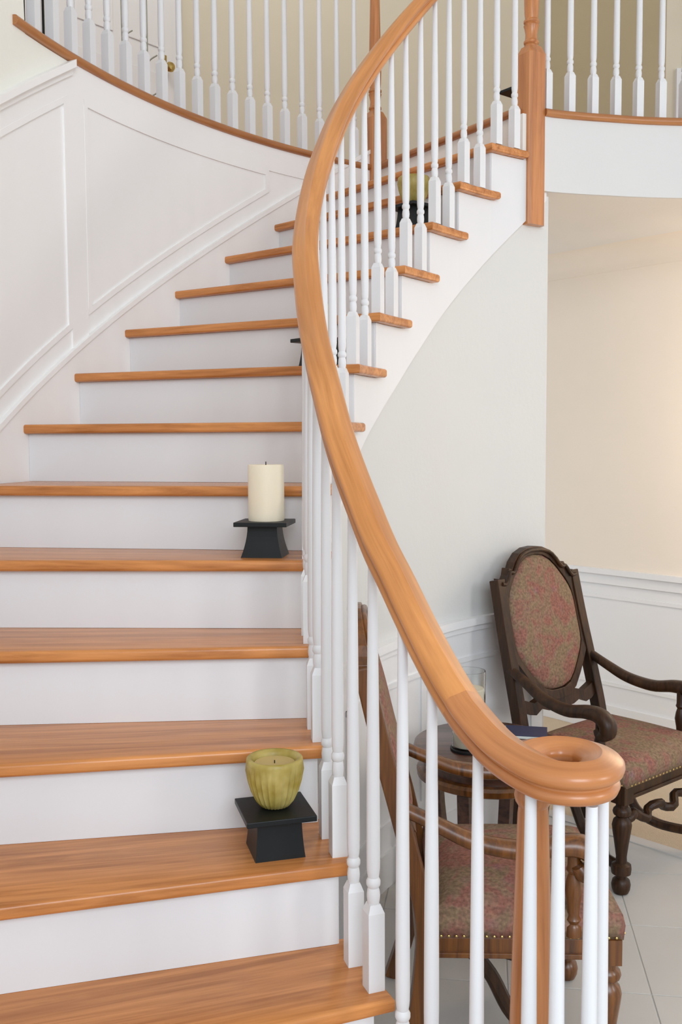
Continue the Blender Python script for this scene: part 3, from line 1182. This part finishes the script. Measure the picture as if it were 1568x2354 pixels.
    # silhouettes (y,z), sampled around the centre
    outer = [(0, 1.172), (.05, 1.168), (.10, 1.150), (.140, 1.118), (.158, 1.092), (.176, 1.098), (.188, 1.070), (.206, 1.050), (.234, 1.060), (.236, 1.0),
             (.236, .9), (.236, .80), (.234, .765), (.222, .735), (.19, .690), (.15, .642), (.11, .598), (.06, .570), (0, .565)]
    inner = [(0, 1.140), (.05, 1.134), (.092, 1.114), (.125, 1.085), (.150, 1.055), (.170, 1.030), (.186, 1.005), (.197, .98), (.203, .955), (.206, .93),
             (.207, .87), (.207, .80), (.203, .77), (.186, .735), (.152, .690), (.117, .648), (.082, .618), (.04, .605), (0, .603)]
    outl = outer + [(-a_, b2) for a_, b2 in reversed(outer[1:-1])]
    innl = inner + [(-a_, b2) for a_, b2 in reversed(inner[1:-1])]
    nn = len(outl)
    fm = MB()
    th_ = .019
    vv = [rake(a_, b2, th_) for a_, b2 in outl] + [rake(a_, b2, th_ - .004) for a_, b2 in innl] + [rake(a_, b2, -th_) for a_, b2 in outl] + [rake(a_, b2, -th_) for a_, b2 in innl]
    ff = []
    for i in range(nn):
        j = (i + 1) % nn
        ff += [(i, j, nn + j, nn + i), (2 * nn + i, 3 * nn + i, 3 * nn + j, 2 * nn + j), (i, 2 * nn + i, 2 * nn + j, j), (nn + i, nn + j, 3 * nn + j, 3 * nn + i)]
    fm.add(vv, ff)
    bf = fm.build('back_frame', wmat, t, bevel=.003)
    # raised bead along the crest
    bead = catmull([rake(a_, b2 - .004, th_ + .004) for a_, b2 in [(-.234, 1.045), (-.206, 1.045), (-.176, 1.085), (-.150, 1.085), (-.10, 1.140), (-.05, 1.158), (0, 1.162),
                                                                 (.05, 1.158), (.10, 1.140), (.150, 1.085), (.176, 1.085), (.206, 1.045), (.234, 1.045)]], 3)
    MB().sweep(bead, circ(.008, 8), upv=Vector((1, 0, 0))).build('crest_bead', wmat, bf, smooth=True)
    # lower scalloped rail between the posts
    sc = [(-.235, .555), (-.235, .60)] + [(y_ / 100, .585 - .012 * math.cos(y_ / 100 * 40)) for y_ in range(-20, 21, 4)] + [(.235, .60), (.235, .555)] + [(y_ / 100, .535 + .010 * math.cos(y_ / 100 * 55)) for y_ in range(20, -21, -4)]
    k_ = len(sc)
    sm = MB()
    sm.add([rake(a_, b2, .014) for a_, b2 in sc] + [rake(a_, b2, -.014) for a_, b2 in sc],
           [tuple(range(k_)), tuple(reversed(range(k_, 2 * k_)))] + [(i, (i + 1) % k_, k_ + (i + 1) % k_, k_ + i) for i in range(k_)])
    sm.build('back_rail', wmat, t)
    # padded panel, domed on both faces
    for (nm, sgn, dep) in (('back_panel', 1, .030), ('back_cover', -1, .010)):
        pn = MB()
        rings = [1.0, .96, .85, .6, .3]
        hts = [0, .45, .8, .96, 1.0]
        cz = .865
        vv, ff = [], []
        for q, (rr_, hh) in enumerate(zip(rings, hts)):
            for a_, b2 in innl:
                vv.append(rake(a_ * rr_, cz + (b2 - cz) * rr_, sgn * ((.004 if sgn > 0 else .012) + dep * hh)))
        for q in range(len(rings) - 1):
            for i in range(nn):
                j = (i + 1) % nn
                ff.append((q * nn + i, q * nn + j, (q + 1) * nn + j, (q + 1) * nn + i))
        ff.append(tuple(range((len(rings) - 1) * nn, len(rings) * nn)))
        # close the rear of the pad
        base_ = len(vv)
        for a_, b2 in innl:
            vv.append(rake(a_, b2, sgn * .001))
        for i in range(nn):
            j = (i + 1) % nn
            ff.append((i, j, base_ + j, base_ + i))
        pn.add(vv, ff)
        pn.build(nm, 'fabric', t, smooth=True, angle=60)
    # arms: sweep down and forward, scrolled ends
    for s in (-1, 1):
        pa = catmull([(XR - .065, s * YW, .715), (XR + .03, s * (YW + .006), .672), (XR + .12, s * (YW + .018), .635), (XR + .23, s * (YW + .028), .620), (XR + .32, s * (YW + .032), .634),
                      (XR + .375, s * (YW + .032), .632), (XR + .408, s * (YW + .032), .606), (XR + .408, s * (YW + .032), .574), (XR + .382, s * (YW + .032), .562), (XR + .366, s * (YW + .032), .582)], 5)
        n_p = len(pa)
        rad = [.85 + .62 * min(1, i / (n_p * .55)) if i < n_p * .75 else 1.47 - .7 * (i / n_p - .75) / .25 for i in range(n_p)]
        pf = [(-.022, -.012), (-.014, -.017), (.014, -.017), (.022, -.012), (.024, 0), (.018, .012), (.008, .017), (-.008, .017), (-.018, .012), (-.024, 0)]
        arm = MB()
        pfv = [(b2, a_) for a_, b2 in pf]
        arm.sweep(pa, pfv, rad, upv=Vector((0, 1, 0)))
        arm.build('arm', wmat, t, smooth=True, angle=50)
        # turned support
        sup = [(.020, .40), (.020, .425), (.014, .432), (.019, .442), (.014, .452), (.016, .48), (.022, .515), (.018, .54), (.013, .555), (.019, .565), (.016, .575), (.016, .622)]
        MB().lathe(sup, (XR + .362, s * (YW + .014), 0), 14).build('arm_support', wmat, t, smooth=True, angle=40)
    # carved serpentine stretchers
    fs_ = [(XF + .004 + .012 * math.sin(i * 1.1), -YW + .02 + (2 * YW - .04) * i / 30, .262 + .018 * math.sin(i * math.pi / 5)) for i in range(31)]
    MB().sweep(fs_, circ(.0165, 10), upv=Vector((1, 0, 0))).build('front_stretcher', wmat, t, smooth=True)
    for s in (-1, 1):
        ss = catmull([(XR + .02, s * (YW - .03), .335), (XR + .10, s * (YW - .06), .33), (XR + .17, s * (YW - .08), .25), (XR + .23, s * (YW - .08), .14), (XR + .31, s * (YW - .05), .095), (XF - .025, s * (YW - .012), .090)], 6)
        MB().sweep(ss, circ(.019, 10), upv=Vector((0, 1, 0))).build('side_stretcher', 'walnut', t, smooth=True)
    return t


armchair('dark walnut armchair with tapestry back facing the camera, against the curved wall', (1.040, 3.672), -50.4, 'walnut', 'tapestry armchairs beside the stair')
armchair('honey brown armchair seen side-on behind the lowest balusters', (0.439, 2.558), -2.0, 'honey', 'tapestry armchairs beside the stair')

# ------------------------------------------------------------------ side table between the chairs
TX, TY, TZ = 0.492, 3.215, .592
tb = thing('side_table', 'round dark wooden side table between the two armchairs', 'table', (TX, TY, 0))
MB().lathe([(.235, TZ - .030), (.246, TZ - .024), (.250, TZ - .014), (.247, TZ - .004), (.240, TZ)], (0, 0, 0), 56).build('tabletop', 'tablewood', tb, smooth=True, angle=30)
MB().lathe([(.215, TZ - .080), (.215, TZ - .030)], (0, 0, 0), 48).build('apron', 'tablewood', tb, smooth=True, angle=30)
MB().lathe([(.222, TZ - .118), (.238, TZ - .110), (.240, TZ - .092), (.232, TZ - .082), (.216, TZ - .079)], (0, 0, 0), 48).build('moulded_band', 'honey', tb, smooth=True, angle=30)
for q in range(4):
    a0 = R(45 + 15 + 90 * q)
    pth_ = catmull([(.195 * math.cos(a0), .195 * math.sin(a0), TZ - .118), (.185 * math.cos(a0), .185 * math.sin(a0), .34),
                    (.165 * math.cos(a0), .165 * math.sin(a0), .14), (.20 * math.cos(a0), .20 * math.sin(a0), .0)], 5)
    MB().sweep(pth_, [(-.021, -.021), (.021, -.021), (.021, .021), (-.021, .021)], upv=Vector((math.cos(a0), math.sin(a0), 0))).build('leg', 'tablewood', tb, bevel=.003)

# hurricane candle
hc = thing('hurricane_candle', 'pale pillar candle in a clear glass cylinder on the side table', 'candle', (0.415, 3.125, TZ))
MB().lathe([(.058, 0), (.060, .004), (.060, .009), (.050, .012)], (0, 0, 0), 32).build('base_plate', 'iron', hc, smooth=True)
MB().lathe([(.0545, .0125), (.0545, .265), (.0515, .265), (.0515, .0165)], (0, 0, 0), 40).build('glass_cylinder', 'glass', hc, smooth=True, angle=40)
MB().lathe([(.049, .017), (.0505, .02), (.0505, .205), (.048, .208), (.01, .204)], (0, 0, 0), 32).build('wax', 'wax', hc, smooth=True)
# magazine on the table
mg = thing('magazine', 'dark blue magazine lying on the side table', 'magazine', (0.625, 3.295, TZ), R(-12))
MB().box((0, 0, .0055), (.165, .115, .009)).build('pages', 'paper', mg)
MB().box((.012, 0, .0112), (.142, .117, .0022)).build('cover', 'book', mg)

# ------------------------------------------------------------------ upper hall details
# dark wall sconce panel / furniture edge right of the landing
cab = MB()
pts = []
for i in range(9):
    a0 = math.pi + math.pi / 2 * i / 8
    pts.append((2.10 + .22 * math.cos(a0), 3.92 + .22 * math.sin(a0)))
pts += [(2.6, 3.70), (2.6, 4.9), (1.88, 4.9)]
cab.add([(x, 5.32, z) for x, z in pts] + [(x, 5.345, z) for x, z in pts],
        [tuple(range(len(pts))), tuple(reversed(range(len(pts), 2 * len(pts))))] + [(i, (i + 1) % len(pts), len(pts) + (i + 1) % len(pts), len(pts) + i) for i in range(len(pts))])
tag(cab.build('wall_hanging', 'carpet'), 'brown hanging with a rounded lower corner on the far right landing wall', 'wall hanging')

# iron stand and twigs behind the gallery balusters
sd = thing('iron_stand', 'thin black iron stand behind the left end of the gallery railing', 'stand', (-1.40, 4.35, ZL))
for (x, y, r_) in ((-.075, .03, .006), (.040, -.03, .011), (.09, .10, .006)):
    MB().lathe([(r_, 0), (r_, 1.05)], (x, y, 0), 10).build('leg', 'iron', sd, smooth=True)
MB().lathe([(.15, 1.05), (.15, 1.07)], (0, .03, 0), 24).build('top', 'iron', sd, smooth=True, angle=30)
tw = thing('twig_arrangement', 'bare grey twigs standing in a small pot behind the gallery balusters', 'twigs', (-0.97, 4.95, ZL))
MB().lathe([(.05, 0), (.07, .06), (.06, .13), (.045, .15)], (0, 0, 0), 20).build('pot', 'paper', tw, smooth=True)
for (x, tops, side) in ((-.10, 1.25, ((.62, .05), (.45, .04))), (.02, 1.3, ((.50, .05), (.32, .05)))):
    pt = catmull([(0, 0, .10), (x * .9, .0, .22), (x, .01, .6), (x * 1.02, 0, tops)], 6)
    st_ = MB().sweep(pt, circ(.0055, 7), upv=Vector((0, 1, 0))).build('twig', 'twig', tw, smooth=True)
    for (hz, ln) in side:
        q = [(x, .005, hz), (x + .015, .005, hz + .035), (x + ln, .01, hz + .06)]
        MB().sweep(catmull(q, 4), circ(.0038, 6), upv=Vector((0, 1, 0))).build('side_shoot', 'twig', st_, smooth=True)
